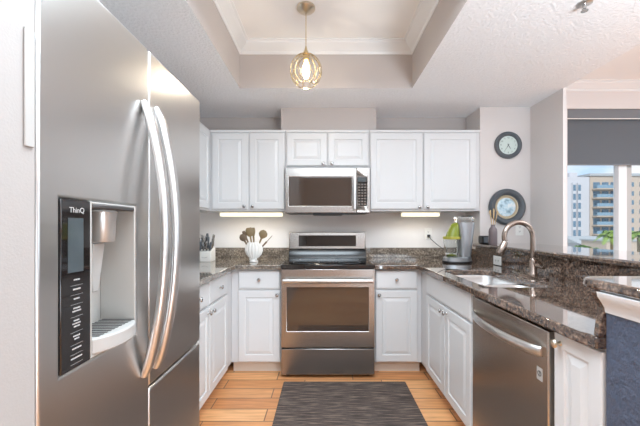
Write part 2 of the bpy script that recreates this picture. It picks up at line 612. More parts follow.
# dropped soffit with the raised tray in it
TX0, TX1, TY0, TY1 = -0.682, 0.698, 0.25, 2.64
def soffit_piece(x0, x1, y0, y1):
    bb = MB()
    bb.box(x0, x1, y0, y1, Z_SOF, Z_CEIL)
    bb.m = [0, 1, 1, 1, 1, 1]
    return bb
b = MB()
for q in ((-1.6, TX0, -0.15, 3.5), (TX1, 1.915, -0.15, 3.5), (TX0, TX1, TY1, 3.5), (TX0, TX1, -0.15, TY0)):
    pc = soffit_piece(*q)
    b.add(pc.v, [f for f in pc.f], 0)
    b.m[-6:] = [0, 1, 1, 1, 1, 1]
struct(b.build('ceiling_soffit', ['ceiling', 'taupe']))

def crown(pts, name, H=0.085, D=0.085):
    """closed or open run of crown moulding; pts: list of (x,y,inward normal) corners, mitred"""
    prof = [(0.0, 0.0), (0.006, 0.0), (0.012, 0.012), (0.012, 0.02), (0.03, 0.036), (0.058, 0.052), (0.07, 0.064), (0.07, 0.072), (0.085, 0.078), (0.085, 0.085), (0, 0.085)]
    bb = MB()
    rs = []
    for x, y, nx, ny in pts:
        rs.append([Vector((x + nx * d, y + ny * d, Z_CEIL - 0.085 + h - 0.0005)) for d, h in prof])
    return bb, rs
bb, rs = crown([(TX0, TY0, 1, 1), (TX1, TY0, -1, 1), (TX1, TY1, -1, -1), (TX0, TY1, 1, -1)], 'crown')
bb.rings(rs, closed=True)
struct(bb.build('trim_2', 'trim', angle=25))
bb, rs = crown([(2.0, Y_WALL, 0, -1), (5.9, Y_WALL, 0, -1)], 'crown')
bb.rings(rs)
struct(bb.build('trim_3', 'trim', angle=25))

# half wall of the peninsula
struct(MB().box(1.412, 1.60, 0.93, Y_PIER - 0.001, 0, 1.044).build('wall_bar', 'wall'))
struct(MB().box(0.792, 1.60, 0.79, 0.929, 0, 1.044).build('wall_peninsula', 'blue_wall'))
b = MB()
prof = [(0.0, 0.985), (0.004, 0.985), (0.006, 0.998), (0.016, 1.015), (0.026, 1.03), (0.028, 1.043), (0, 1.043)]
rs = [[Vector((0.7915 - d, y, z)) for d, z in prof] for y in (0.928, 0.791)]
b.rings(rs)
struct(b.build('trim_4', 'trim', angle=25))

# window with frame, mullions and panes
w1 = MB()
fy0, fy1 = Y_WALL + 0.07, Y_WALL + 0.13
w1.box(WX0, WX1, fy0, fy1, WZ0, WZ0 + 0.05)
w1.box(WX0, WX1, fy0, fy1, WZ1 - 0.05, WZ1)
w1.box(WX0, WX0 + 0.012, fy0, fy1, WZ0 + 0.05, WZ1 - 0.05)
w1.box(WX1 - 0.04, WX1, fy0, fy1, WZ0 + 0.05, WZ1 - 0.05)
o_win = struct(w1.build('window_1', 'trim'))
MB().box(3.05, 3.133, fy0 - 0.004, fy1, WZ0 + 0.001, WZ1 - 0.001).build('mullion', 'trim', o_win)
MB().box(3.134, 3.196, fy0 + 0.01, fy1, WZ0 + 0.051, WZ1 - 0.051).build('sash_stile', 'grey_plastic', o_win)
MB().box(4.05, 4.13, fy0 - 0.004, fy1, WZ0 + 0.001, WZ1 - 0.001).build('mullion', 'trim', o_win)
MB().box(WX0 + 0.012, 3.05, fy0 + 0.045, fy0 + 0.049, WZ0 + 0.05, WZ1 - 0.05).build('pane', 'pane', o_win)
MB().box(3.196, 4.05, fy0 + 0.045, fy0 + 0.049, WZ0 + 0.05, WZ1 - 0.05).build('pane', 'pane', o_win)
MB().box(4.13, WX1 - 0.04, fy0 + 0.045, fy0 + 0.049, WZ0 + 0.05, WZ1 - 0.05).build('pane', 'pane', o_win)
MB().box(WX0 - 0.02, WX1 + 0.02, Y_WALL - 0.05, Y_WALL, WZ0 - 0.035, WZ0).build('sill', 'trim', o_win, bevel=0.004)

# ---------------------------------------------------------------- refrigerator
FX = -0.555
fr = thing('refrigerator', 'tall stainless steel side by side refrigerator with curved handles and ice dispenser', 'refrigerator', (-0.95, 1.05, 0))
FL = F_left(FX)
Y0f, Ysplit, Y1f = 0.636, 1.036, 1.464
b = MB()
b.box(-1.355, -0.672, 0.662, 1.452, 0.035, 1.765)
b.build('body', 'dark_body', fr, bevel=0.006)
MB().box(-1.30, -0.70, 0.68, 1.43, 0.0, 0.034).build('plinth', 'black', fr)
for yy in (0.70, 1.40):
    MB().box(-0.76, -0.62, yy - 0.03, yy + 0.03, 1.7655, 1.782).build('hinge_cover', 'dark_body', fr, bevel=0.005)
PY0, PY1, NY1, PZ0, PZ1 = 0.691, 0.782, 0.969, 0.911, 1.286
def bowed_door(y0, y1, z0, z1, hole=None):
    """door slab with a slightly rounded front edge, optionally cut for the dispenser"""
    bb = MB()
    loops = [[(y0, z0), (y1, z0), (y1, z1), (y0, z1)]]
    if hole:
        a0, a1, c0, c1 = hole
        loops.append([(a0, c0), (a0, c1), (a1, c1), (a1, c0)])
    bb.prism(FL, loops, -0.11, 0.0)
    return bb
ld = bowed_door(Y0f, Ysplit, 0.04, 1.784, (PY0, NY1, PZ0, PZ1)).build('freezer_door', 'steel_fridge', fr, bevel=0.007, seg=3)
rd = bowed_door(Ysplit + 0.007, Y1f, 0.722, 1.784).build('upper_door', 'steel_fridge', fr, bevel=0.007, seg=3)
rl = bowed_door(Ysplit + 0.007, Y1f, 0.04, 0.715).build('lower_door', 'steel_fridge', fr, bevel=0.007, seg=3)
# bow handles
def bow(y, z0, z1, reach, parent):
    bb = MB()
    pts, rad = [], []
    N = 26
    for k in range(N + 1):
        t = k / N
        s_ = math.sin(PI * t) ** 0.75
        pts.append((FX + 0.004 + reach * s_, y, z0 + (z1 - z0) * t))
        rad.append(0.0145 if 0 < k < N else 0.010)
    bb.tube(pts, rad, n=12, flat=(1.35, 0.95), up=(0, 1, 0))
    return bb.build('handle', 'steel_bright', parent, angle=60)
bow(1.005, 0.772, 1.606, 0.066, ld)
bow(1.078, 0.768, 1.612, 0.066, rd)
MB().lathe([(0.006, 0), (0.006, 0.004), (0, 0.0045)], (-0.5, 1.078 + 0.0, 1.0), (1, 0, 0), n=10)
# dispenser: liner, control panel, nozzle, paddle, drip tray
dsp = MB()
dsp.box(-0.664, -0.656, PY1, NY1, PZ0, PZ1)
dsp.box(-0.656, -0.556, PY1, PY1 + 0.006, PZ0, PZ1)
dsp.box(-0.656, -0.556, NY1 - 0.006, NY1 - 0.0005, PZ0, PZ1)
dsp.box(-0.656, -0.556, PY1 + 0.006, NY1 - 0.006, PZ1 - 0.006, PZ1 - 0.0005)
dsp.box(-0.656, -0.556, PY1 + 0.006, NY1 - 0.006, PZ0 + 0.0005, PZ0 + 0.008)
disp = dsp.build('dispenser_niche', 'niche', fr, bevel=0.002)
MB().lathe([(0.0, 1.2655), (0.036, 1.2655), (0.034, 1.269), (0.03, 1.270)][::-1], (-0.603, 0.893, 0), n=28).build('nozzle_collar', 'white_plastic', disp)
MB().lathe([(0.0, 1.185), (0.028, 1.185), (0.030, 1.188), (0.0335, 1.25), (0.036, 1.265), (0.0, 1.265)], (-0.603, 0.893, 0), n=28).build('nozzle', 'nozzle', disp)
b = MB()
b.rings([[Vector((xx + dx, 0.889 + yy, zz)) for dx, yy in ((0, -h), (0.010, -h), (0.010, h), (0, h))] for zz, h, xx in ((1.05, 0.010, -0.628), (1.08, 0.016, -0.626), (1.14, 0.022, -0.622), (1.182, 0.024, -0.618))])
b.build('paddle', 'grey_plastic', disp, bevel=0.003)
arc = [(-0.655, NY1 - 0.007), (-0.655, PY1 + 0.007), (-0.556, PY1 + 0.007)]
for k in range(1, 14):
    t = k / 14
    arc.append((-0.556 + 0.030 * math.sin(PI * t) ** 0.7, PY1 + 0.007 + (NY1 - PY1 - 0.014) * t))
arc.append((-0.556, NY1 - 0.007))
varc = [(-0.655, NY1 - 0.007), (-0.655, PY1 + 0.007), (-0.556, PY1 + 0.007)]
for k in range(1, 14):
    t = k / 14
    varc.append((-0.556 + 0.016 * math.sin(PI * t) ** 0.6, PY1 + 0.007 + (NY1 - PY1 - 0.014) * t))
varc.append((-0.556, NY1 - 0.007))
MB().prism(F_up(0), [varc], 1.2705, 1.2795).build('visor', 'dark_body', disp, bevel=0.002)
b = MB()
b.prism(F_up(0), [arc], 0.919, 0.957)
tray = b.build('drip_tray', 'grey_plastic', disp, bevel=0.004)
b = MB()
for k in range(11):
    yy = PY1 + 0.025 + k * 0.0145
    b.box(-0.645, -0.553, yy, yy + 0.006, 0.957, 0.9585)
b.build('grille', 'socket', tray)
pn = MB().obox(FL, PY0 + 0.001, PY1 - 0.002, PZ0 + 0.001, PZ1 - 0.001, -0.02, 0.001)
pnl = pn.build('control_panel', 'panel_glass', fr, bevel=0.002)
MB().obox(FL, PY0 + 0.02, PY1 - 0.026, 1.125, 1.245, 0.0011, 0.0018).build('display', 'screen', pnl)
text_mesh('ThinQ', FL, (PY0 + PY1) / 2, 1.262, 0.017, 0.0003, 'mark', pnl, 'lettering', 0.0016)
b = MB()
yc = (PY0 + PY1) / 2
zz = 1.108
for rows in ([.5], [.62], [.5], [.55, .7], [.5, .7, .5], [.6, .4], [.75], [.95]):
    for wd in rows:
        h = 0.018 * wd
        x = -h
        while x < h - 0.001:
            l = random.choice((0.002, 0.003, 0.0042))
            b.obox(FL, yc + x, yc + min(h, x + l), zz - 0.0016, zz + 0.0016, 0.001, 0.0014)
            x += l + 0.0009
        zz -= 0.0065
    zz -= 0.006
    b.obox(FL, yc - 0.018, yc + 0.018, zz - 0.0002, zz + 0.0002, 0.001, 0.0014)
    zz -= 0.0085
b.build('key_legends', 'mark', pnl, smooth=False)

# narrow grey strip added for a grey band on the wall end beside the fridge
st = MB().obox(F_left(-0.5555), 0.6075, 0.628, 1.375, 1.595, 0, 0.004).build('grey_strip', 'grey_plastic', loc=(-0.554, 0.618, 1.485), bevel=0.0015)
tag(st, 'narrow vertical grey strip added for a grey band on the wall beside the left edge of the refrigerator', 'cover strip')  # strip added for the grey band on the wall end

# ---------------------------------------------------------------- cabinets
def panel_door(F, u0, u1, v0, v1, t=0.019, frame_w=0.055):
    bb = MB()
    def ring(d, w):
        return [F(u0 + d, v0 + d, w), F(u1 - d, v0 + d, w), F(u1 - d, v1 - d, w), F(u0 + d, v1 - d, w)]
    fw = min(frame_w, (u1 - u0) * 0.24, (v1 - v0) * 0.24)
    bb.rings([ring(0, 0.0005), ring(0, t - 0.004), ring(0.0015, t - 0.0012), ring(0.005, t), ring(fw, t), ring(fw + 0.004, t - 0.0065),
              ring(fw + 0.010, t - 0.0065), ring(fw + 0.030, t - 0.0012), ring(fw + 0.033, t - 0.0005)])
    return bb
def flat_front(F, u0, u1, v0, v1, t=0.019):
    bb = MB()
    def ring(d, w):
        return [F(u0 + d, v0 + d, w), F(u1 - d, v0 + d, w), F(u1 - d, v1 - d, w), F(u0 + d, v1 - d, w)]
    bb.rings([ring(0, 0.0005), ring(0, t - 0.006), ring(0.003, t - 0.003), ring(0.008, t - 0.001), ring(0.012, t)])
    return bb
def knob(F, u, v, w, parent, mat='nickel', r=0.015):
    p = F(u, v, w)
    k = r / 0.015
    bb = MB().lathe([(0.009 * k, 0.0), (0.007 * k, 0.003), (0.005 * k, 0.008), (0.006 * k, 0.013), (0.013 * k, 0.017), (0.015 * k, 0.022), (0.012 * k, 0.027), (0.004 * k, 0.029), (0, 0.0292)], p, F.w, n=18)
    return bb.build('knob', mat, parent)
def door(F, u0, u1, v0, v1, par, k=None, mat='nickel', **kw):
    d = panel_door(F, u0, u1, v0, v1, **kw).build('door', 'cabinet', par, angle=12)
    if k:
        knob(F, k[0], k[1], 0.019, d, mat)
    return d
def drawer(F, u0, u1, v0, v1, par, k=None, name='drawer'):
    d = flat_front(F, u0, u1, v0, v1).build(name, 'cabinet', par, angle=12)
    if k:
        knob(F, k[0], k[1], 0.019, d)
    return d

# --- base units (bodies stand 0.1 m above the floor on a recessed toe kick)
YB = 2.744       # body front of the back run
XL = -0.779      # body front of the left run
XR = 0.804       # body front of the right run
DT, DB, PT, PB = 0.866, 0.713, 0.698, 0.112
FB, FLt, FR = F_back(YB), F_left(XL), F_right(XR)
YW, TOP = 3.352, 0.877

c = thing('base_cabinet', 'white base cabinet left of the oven range with one drawer and one door', 'cabinet', (-0.57, 3.05, 0), 'white base cabinets')
MB().box(XL + 0.001, -0.362, YB, YW, 0.1, TOP).build('body', 'cabinet_in', c, bevel=0.002)
MB().box(XL + 0.001, -0.364, YB + 0.065, YW, 0, 0.0995).build('toe_kick', 'toe', c)
drawer(FB, -0.716, -0.372, DB, DT, c, (-0.544, 0.79))
door(FB, -0.716, -0.372, PB, PT, c, (-0.395, 0.665))

c = thing('base_cabinet', 'white base cabinet right of the oven range with one drawer and one door', 'cabinet', (0.6, 3.05, 0), 'white base cabinets')
MB().box(0.408, XR - 0.001, YB, YW, 0.1, TOP).build('body', 'cabinet_in', c, bevel=0.002)
MB().box(0.410, XR - 0.001, YB + 0.065, YW, 0, 0.0995).build('toe_kick', 'toe', c)
drawer(FB, 0.420, 0.764, DB, DT, c, (0.59, 0.79))
door(FB, 0.420, 0.764, PB, PT, c, (0.446, 0.665))

c = thing('base_cabinet', 'white base cabinet beside the refrigerator with two drawers over two doors', 'cabinet', (-1.06, 2.3, 0), 'white base cabinets')
MB().box(-1.36, XL, 1.49, YW, 0.1, TOP).build('body', 'cabinet_in', c, bevel=0.002)
MB().box(-1.36, XL - 0.065, 1.49, YW, 0, 0.0995).build('toe_kick', 'toe', c)
drawer(FLt, 2.185, 2.585, DB, DT, c, (2.385, 0.79))
drawer(FLt, 1.775, 2.175, DB, DT, c, (1.975, 0.79))
door(FLt, 2.185, 2.585, PB, PT, c, (2.215, 0.665))
door(FLt, 1.775, 2.175, PB, PT, c, (2.145, 0.665))

c = thing('base_cabinet', 'white sink base cabinet with a false drawer front over two doors', 'cabinet', (1.08, 2.3, 0), 'white base cabinets')
b = MB()
b.box(XR, 1.36, 2.42, YW, 0.1, TOP)
b.box(XR, 1.36, 1.766, 2.4195, 0.1, 0.118)
b.box(XR, 0.818, 1.766, 2.4195, 0.1185, TOP)
b.box(1.345, 1.36, 1.766, 2.4195, 0.1185, TOP)
b.build('body', 'cabinet_in', c)
MB().box(XR + 0.065, 1.36, 1.768, YW, 0, 0.0995).build('toe_kick', 'toe', c)
drawer(FR, -2.56, -1.785, DB, DT, c, None, 'false_drawer_front')
door(FR, -2.56, -2.170, PB, PT, c, (-2.20, 0.668))
door(FR, -2.160, -1.785, PB, PT, c, (-2.13, 0.668))

c = thing('base_cabinet', 'narrow white base cabinet with one brass knob at the counter end', 'cabinet', (1.08, 1.03, 0), 'white base cabinets')
MB().box(XR, 1.36, 0.932, 1.138, 0.1, TOP).build('body', 'cabinet_in', c, bevel=0.002)
MB().box(XR + 0.065, 1.36, 0.934, 1.138, 0, 0.0995).build('toe_kick', 'toe', c)
door(FR, -1.132, -0.936, PB, 0.868, c, (-1.102, 0.836), 'brass')

# --- upper units
UB, UT = 1.372, 2.117
FU = F_back(3.04)
def upper(label, x0, x1, z0, doors, loc):
    cc = thing('upper_cabinet', label, 'cabinet', loc, 'white upper cabinets')
    bb = MB().box(x0, x1, 3.04, 3.354, z0, UT)
    bb.build('body', 'cabinet_in', cc, bevel=0.002)
    MB().box(x0 + 0.001, x1 - 0.001, 3.030, 3.0395, UT - 0.022, UT + 0.001).build('top_moulding', 'cabinet', cc, bevel=0.003)
    for (a, e, k) in doors:
        door(FU, a, e, z0 + 0.018, UT - 0.032, cc, k)
    return cc
upper('white two door upper cabinet left of the microwave', -1.058, -0.364, UB, ((-1.034, -0.706, (-0.738, 1.414)), (-0.690, -0.372, (-0.660, 1.414))), (-0.71, 3.2, UB))
upper('short white two door cabinet above the microwave', -0.362, 0.406, 1.768, ((-0.350, 0.017, (-0.018, 1.806)), (0.029, 0.396, (0.064, 1.806))), (0.02, 3.2, 1.768))
upper('white two door upper cabinet right of the microwave', 0.408, 1.425, UB, ((0.416, 0.892, (0.862, 1.408)), (0.908, 1.384, (0.938, 1.408))), (0.9, 3.2, UB))
c = thing('upper_cabinet', 'white upper cabinet seen edge on behind the refrigerator', 'cabinet', (-1.2, 2.6, UB), 'white upper cabinets')
MB().box(-1.362, -1.0595, 1.75, 3.354, UB, UT).build('body', 'cabinet_in', c, bevel=0.002)
FUL = F_left(-1.0595)
door(FUL, 2.40, 2.98, UB + 0.018, UT - 0.032, c)
door(FUL, 1.80, 2.39, UB + 0.018, UT - 0.032, c)

# --- lights under the upper cabinets
for lab, x0, x1 in (('glowing strip light under the left upper cabinet', -0.996, -0.395), ('glowing strip light under the right upper cabinet', 0.72, 1.085)):
    L = thing('under_cabinet_light', lab, 'light', ((x0 + x1) / 2, 3.12, UB - 0.05), 'strip lights under the cabinets')
    MB().box(x0, x1, 3.092, 3.17, UB - 0.014, UB - 0.001).build('housing', 'white_plastic', L, bevel=0.002)
    MB().box(x0 + 0.008, x1 - 0.008, 3.094, 3.165, UB - 0.048, UB - 0.0145).build('diffuser', 'tube_light', L, bevel=0.008, seg=3)
    ud = bpy.data.lights.new('under_cabinet_lamp', 'AREA')
    ud.shape = 'RECTANGLE'
    ud.size, ud.size_y = x1 - x0 - 0.03, 0.05
    ud.energy = 2.1 * (x1 - x0)
    ud.color = (1.0, 0.93, 0.82)
    uo = bpy.data.objects.new('under_cabinet_lamp', ud)
    uo.location = (0, 0.01, -0.002)
    uo.parent = L
    C.objects.link(uo)

# ---------------------------------------------------------------- countertops
CT, CB = 0.914, 0.878
c = thing('countertop', 'polished brown granite countertop left of the range along the corner', 'countertop', (-0.9, 2.5, CB), 'brown granite countertops')
b = MB().prism(F_up(0), [[(-1.366, 1.475), (-0.73, 1.475), (-0.73, 2.69), (-0.360, 2.69), (-0.360, 3.356), (-1.366, 3.356)]], CB, CT)
b.build('slab', 'granite', c, bevel=0.006, seg=3)
MB().box(-1.345, -0.361, 3.335, 3.3555, CT + 0.0005, CT + 0.102).build('backsplash', 'granite', c, bevel=0.002)
MB().box(-1.3665, -1.346, 1.48, 3.3555, CT + 0.0005, CT + 0.102).build('backsplash', 'granite', c, bevel=0.002)

SX0, SX1, SY0, SY1 = 0.838, 1.185, 1.70, 2.37
c = thing('countertop', 'polished brown granite countertop with the sink cut into it', 'countertop', (1.1, 2.0, CB), 'brown granite countertops')
outer = [(0.407, 2.69), (0.755, 2.69), (0.755, 0.985), (0.765, 0.965), (0.765, 0.9305), (1.391, 0.9305), (1.391, 3.055), (1.434, 3.058), (1.434, 3.356), (0.407, 3.356)]
hole = round_rect(SX0, SX1, SY0, SY1, 0.08, 8)[::-1]
b = MB().prism(F_up(0), [outer, hole], CB, CT)
b.build('slab', 'granite_warm', c, bevel=0.006, seg=3)
MB().box(0.408, 1.413, 3.335, 3.3555, CT + 0.0005, CT + 0.102).build('backsplash', 'granite', c, bevel=0.002)
MB().box(1.414, 1.4335, 3.062, 3.3555, CT + 0.0005, CT + 0.102).build('backsplash', 'granite_warm', c, bevel=0.002)
MB().box(1.3915, 1.411, 0.952, 3.056, CB, 1.0435).build('backsplash', 'granite_warm', c, bevel=0.002)
b = MB()
ep = [(0.772, CT + 0.0005), (1.391, CT + 0.0005), (1.391, 1.0435), (0.764, 1.0435), (0.766, 1.03), (0.776, 1.012), (0.786, 0.996), (0.784, 0.98), (0.778, 0.96)]
b.prism(F_back(0.95), [ep], 0, 0.0195)
b.build('end_splash', 'granite_warm', c, bevel=0.002)

BZ0, BZ1 = 1.045, 1.075
c = thing('bar_top', 'raised brown granite bar top behind the sink and around the counter end', 'bar top', (1.6, 2.0, BZ0))
def bar_poly():
    P = [(1.362, 3.055), (1.362, 1.012)]
    rr = 0.05
    cx, cy = 0.765 + rr, 1.012 - rr
    for k in range(7):
        a = math.radians(90 + 90 * k / 6)
        P.append((cx + rr * math.cos(a), cy + rr * math.sin(a)))
    P += [(0.765, 0.60), (1.90, 0.60), (1.9035, 2.636), (1.9035, 3.055)]
    return P
b = MB().prism(F_up(0), [bar_poly()], BZ0, BZ1)
b.build('slab', 'granite_warm', c, bevel=0.010, seg=4)

# ---------------------------------------------------------------- oven range
RX0, RX1 = -0.356, 0.402
RXC = (RX0 + RX1) / 2
r = thing('oven_range', 'stainless steel electric range with black glass cooktop', 'range', (RXC, 3.0, 0))
MB().box(RX0, RX1, 2.705, 3.33, 0.02, 0.885).build('body', 'dark_body', r)
for sx in (RX0 + 0.05, RX1 - 0.05):
    for sy in (2.74, 3.28):
        MB().lathe([(0.018, 0), (0.018, 0.02)], (sx, sy, 0), n=12).build('foot', 'black', r)
ck = MB().box(RX0 - 0.001, RX1 + 0.001, 2.662, 3.225, 0.886, 0.921).build('cooktop', 'black_glass', r, bevel=0.004)
for cx, cy, rr in ((-0.16, 2.85, 0.115), (0.21, 2.85, 0.095), (-0.16, 3.10, 0.08), (0.21, 3.10, 0.105)):
    MB().tube([(cx + rr * math.cos(2 * PI * k / 40), cy + rr * math.sin(2 * PI * k / 40), 0.9212) for k in range(40)], 0.0012, n=6, closed=True).build('burner_ring', 'clock_frame', ck)
b = MB()
b.rings([[Vector((x, y, z)) for y, z in ((3.226, 0.886), (3.226, 0.925), (3.262, 1.004), (3.325, 1.004), (3.325, 0.886))] for x in (RX0, RX1)])
b.build('vent_riser', 'riser_black', r, bevel=0.002)
GF = Frame((0, 3.262, 1.005), (1, 0, 0), (0, 0.10, 0.995), (0, -0.995, 0.10))
bg = MB().obox(GF, RX0, RX1, 0.0, 0.172, -0.055, 0).build('back_guard', 'steel_h', r, bevel=0.008, seg=3)
dp = MB().obox(GF, RX0 + 0.095, RX1 - 0.095, 0.03, 0.138, 0.0002, 0.003).build('display', 'black_glass', bg, bevel=0.001)
FO = F_back(2.665)
od = MB().prism(FO, [[(RX0 + 0.001, 0.25), (RX1 - 0.001, 0.25), (RX1 - 0.001, 0.884), (RX0 + 0.001, 0.884)],
                     [(-0.308, 0.382), (-0.308, 0.736), (0.354, 0.736), (0.354, 0.382)]], -0.038, 0).build('oven_door', 'steel_h', r, bevel=0.004)
MB().obox(FO, -0.3075, 0.3535, 0.3825, 0.7355, -0.03, -0.004).build('window', 'oven_glass', od)
hb = MB()
pts = [(RX0 + 0.02 + (RX1 - RX0 - 0.04) * k / 20, 2.617 - 0.006 * math.sin(PI * k / 20), 0.795) for k in range(21)]
hb.tube(pts, 0.014, n=14, flat=(1.25, 0.75), up=(0, 0, 1))
for sx in (RX0 + 0.05, RX1 - 0.05):
    hb.box(sx - 0.012, sx + 0.012, 2.622, 2.664, 0.784, 0.806)
hb.build('handle', 'steel_bright', od)
dr = MB().obox(FO, RX0 + 0.001, RX1 - 0.001, 0.03, 0.240, -0.038, 0).build('storage_drawer', 'steel_h', r, bevel=0.004)

# ---------------------------------------------------------------- microwave
mw = thing('microwave', 'stainless steel over the range microwave with dark glass door', 'microwave', (RXC, 3.15, 1.342))
MX0, MX1 = -0.359, 0.403
MB().box(MX0, MX1, 2.99, 3.352, 1.35, 1.762).build('body', 'dark_body', mw, bevel=0.003)
FM = F_back(2.962)
md = MB().prism(FM, [[(MX0, 1.352), (0.282, 1.352), (0.282, 1.757), (MX0, 1.757)], [(-0.325, 1.415), (-0.325, 1.677), (0.240, 1.677), (0.240, 1.415)]], -0.027, 0).build('door', 'steel_h', mw, bevel=0.004)
MB().obox(FM, -0.3245, 0.2395, 1.4155, 1.6765, -0.02, -0.003).build('window', 'oven_glass', md)
hm = MB()
hm.tube([(0.262, 2.928 - 0.006 * math.sin(PI * k / 12), 1.385 + 0.30 * k / 12) for k in range(13)], 0.012, n=12, flat=(1.1, 0.8), up=(1, 0, 0))
for zz in (1.41, 1.66):
    hm.box(0.254, 0.270, 2.932, 2.961, zz - 0.01, zz + 0.01)
hm.build('handle', 'steel_bright', md)
mp_ = MB().prism(FM, [[(0.284, 1.352), (MX1, 1.352), (MX1, 1.757), (0.284, 1.757)], [(0.29, 1.415), (0.29, 1.677), (0.380, 1.677), (0.380, 1.415)]], -0.027, 0).build('control_panel', 'steel_h', mw, bevel=0.003)
kp = MB().obox(FM, 0.2905, 0.3795, 1.4155, 1.6765, -0.02, -0.002).build('keypad', 'black_glass', mp_)
for i in range(8):
    for j in range(3):
        MB().obox(FM, 0.298 + j * 0.027, 0.316 + j * 0.027, 1.423 + i * 0.0255, 1.435 + i * 0.0255, -0.0018, -0.001).build('button', 'key_grey', mp_)
b = MB().obox(FM, 0.297, 0.373, 1.632, 1.662, -0.0018, -0.001)
b.build('clock_display', 'screen', mp_)
MB().box(-0.11, 0.16, 2.97, 3.25, 1.334, 1.3495).build('grease_filter', 'black', mw, bevel=0.003)

# ---------------------------------------------------------------- dishwasher
FD = F_right(0.785)
dw = thing('dishwasher', 'stainless steel dishwasher with a curved bar handle', 'dishwasher', (1.08, 1.46, 0))
MB().box(0.826, 1.36, 1.16, 1.675, 0.09, 0.868).build('body', 'dark_body', dw)
MB().box(0.86, 1.34, 1.165, 1.755, 0.0, 0.0895).build('toe_panel', 'black', dw)
dd = MB().obox(FD, -1.758, -1.160, 0.095, 0.858, -0.040, 0.0).build('door', 'steel_dw', dw, bevel=0.005, seg=3)
hd = MB()
pts = []
for k in range(25):
    t = k / 24
    pts.append((0.785 - 0.004 - 0.052 * math.sin(PI * t) ** 0.6, 1.728 - 0.538 * t, 0.775))
hd.tube(pts, 0.013, n=12, flat=(1.5, 0.7), up=(0, 0, 1))
hd.build('handle', 'steel_bright', dd, angle=60)
bd = MB().obox(FD, -1.222, -1.190, 0.665, 0.712, 0.0002, 0.001).build('badge', 'grey_plastic', dd)
b = MB()
b.tube([FD(-1.206 + 0.009 * math.cos(2 * PI * k / 20), 0.69 + 0.009 * math.sin(2 * PI * k / 20), 0.0015) for k in range(20)], 0.0016, n=6, closed=True)
b.obox(FD, -1.2075, -1.2045, 0.684, 0.697, 0.001, 0.0016)
b.build('emblem', 'socket', bd)

# ---------------------------------------------------------------- sink and faucet
sk = thing('sink', 'double bowl stainless steel sink set under the granite counter', 'sink', (1.05, 2.08, 0.70))
DIV = 1.985
def bowl(y0, y1):
    x0, x1 = SX0 - 0.006, SX1 + 0.006
    bb = MB()
    rs = []
    for d, z in ((-0.012, 0.8765), (0.0, 0.8765), (0.004, 0.862), (0.012, 0.74), (0.03, 0.712), (0.07, 0.706)):
        rr = max(0.02, 0.066 - d * 0.2)
        rs.append([Vector((p[0], p[1], z)) for p in round_rect(x0 + d, x1 - d, y0 + d, y1 - d, rr, 6)])
    bb.rings(rs, cap0=False)
    return bb
for y0, y1 in ((SY0 - 0.006, DIV - 0.014), (DIV + 0.014, SY1 + 0.006)):
    bo = bowl(y0, y1).build('bowl', 'steel_sink', sk, angle=50)
    MB().lathe([(0, 0.7065), (0.038, 0.7065), (0.042, 0.709), (0.036, 0.7095), (0.03, 0.708), (0, 0.708)], ((SX0 + SX1) / 2, (y0 + y1) / 2, 0), n=20).build('drain', 'steel_bright', bo)

FXc, FYc = 1.292, 2.05
fc = thing('faucet', 'tall gooseneck kitchen faucet in warm brushed nickel behind the sink', 'faucet', (FXc, FYc, CT))
b = MB()
b.prism(F_up(0), [round_rect(FXc - 0.03, FXc + 0.03, FYc - 0.125, FYc + 0.125, 0.028, 6)], CT + 0.0003, CT + 0.010)
b.build('base_plate', 'faucet', fc, bevel=0.003)
MB().lathe([(0.027, CT + 0.010), (0.027, CT + 0.02), (0.022, CT + 0.03), (0.020, CT + 0.10), (0.016, CT + 0.115), (0.0145, CT + 0.118)], (FXc, FYc, 0), n=20).build('body', 'faucet', fc)
R_ = 0.089
zc = 1.165
pts = [(FXc, FYc, CT + 0.118), (FXc, FYc, 1.06), (FXc, FYc, 1.12)]
for k in range(19):
    a = math.radians(200.0 * k / 18)
    pts.append((FXc - R_ + R_ * math.cos(a), FYc, zc + R_ * math.sin(a)))
MB().tube(pts, 0.016, n=14, up=(0, 1, 0)).build('neck', 'faucet', fc, angle=60)
e0 = Vector(pts[-1])
dv = (Vector(pts[-1]) - Vector(pts[-2])).normalized()
dv = Vector((-0.42, 0, -0.91)).normalized()
MB().tube([e0, e0 + dv * 0.012, e0 + dv * 0.03, e0 + dv * 0.075, e0 + dv * 0.085], [0.017, 0.019, 0.021, 0.024, 0.021], n=14).build('spray_head', 'faucet', fc)
lv = MB()
lv.tube([(FXc + 0.01, FYc - 0.015, CT + 0.075), (FXc + 0.02, FYc - 0.04, CT + 0.072), (FXc + 0.028, FYc - 0.062, CT + 0.068)], [0.014, 0.016, 0.014], n=12)
lv.tube([(FXc + 0.022, FYc - 0.055, CT + 0.075), (FXc - 0.01, FYc - 0.075, CT + 0.10), (FXc - 0.05, FYc - 0.085, CT + 0.125)], [0.009, 0.007, 0.006], n=10)
lv.build('lever', 'faucet', fc)

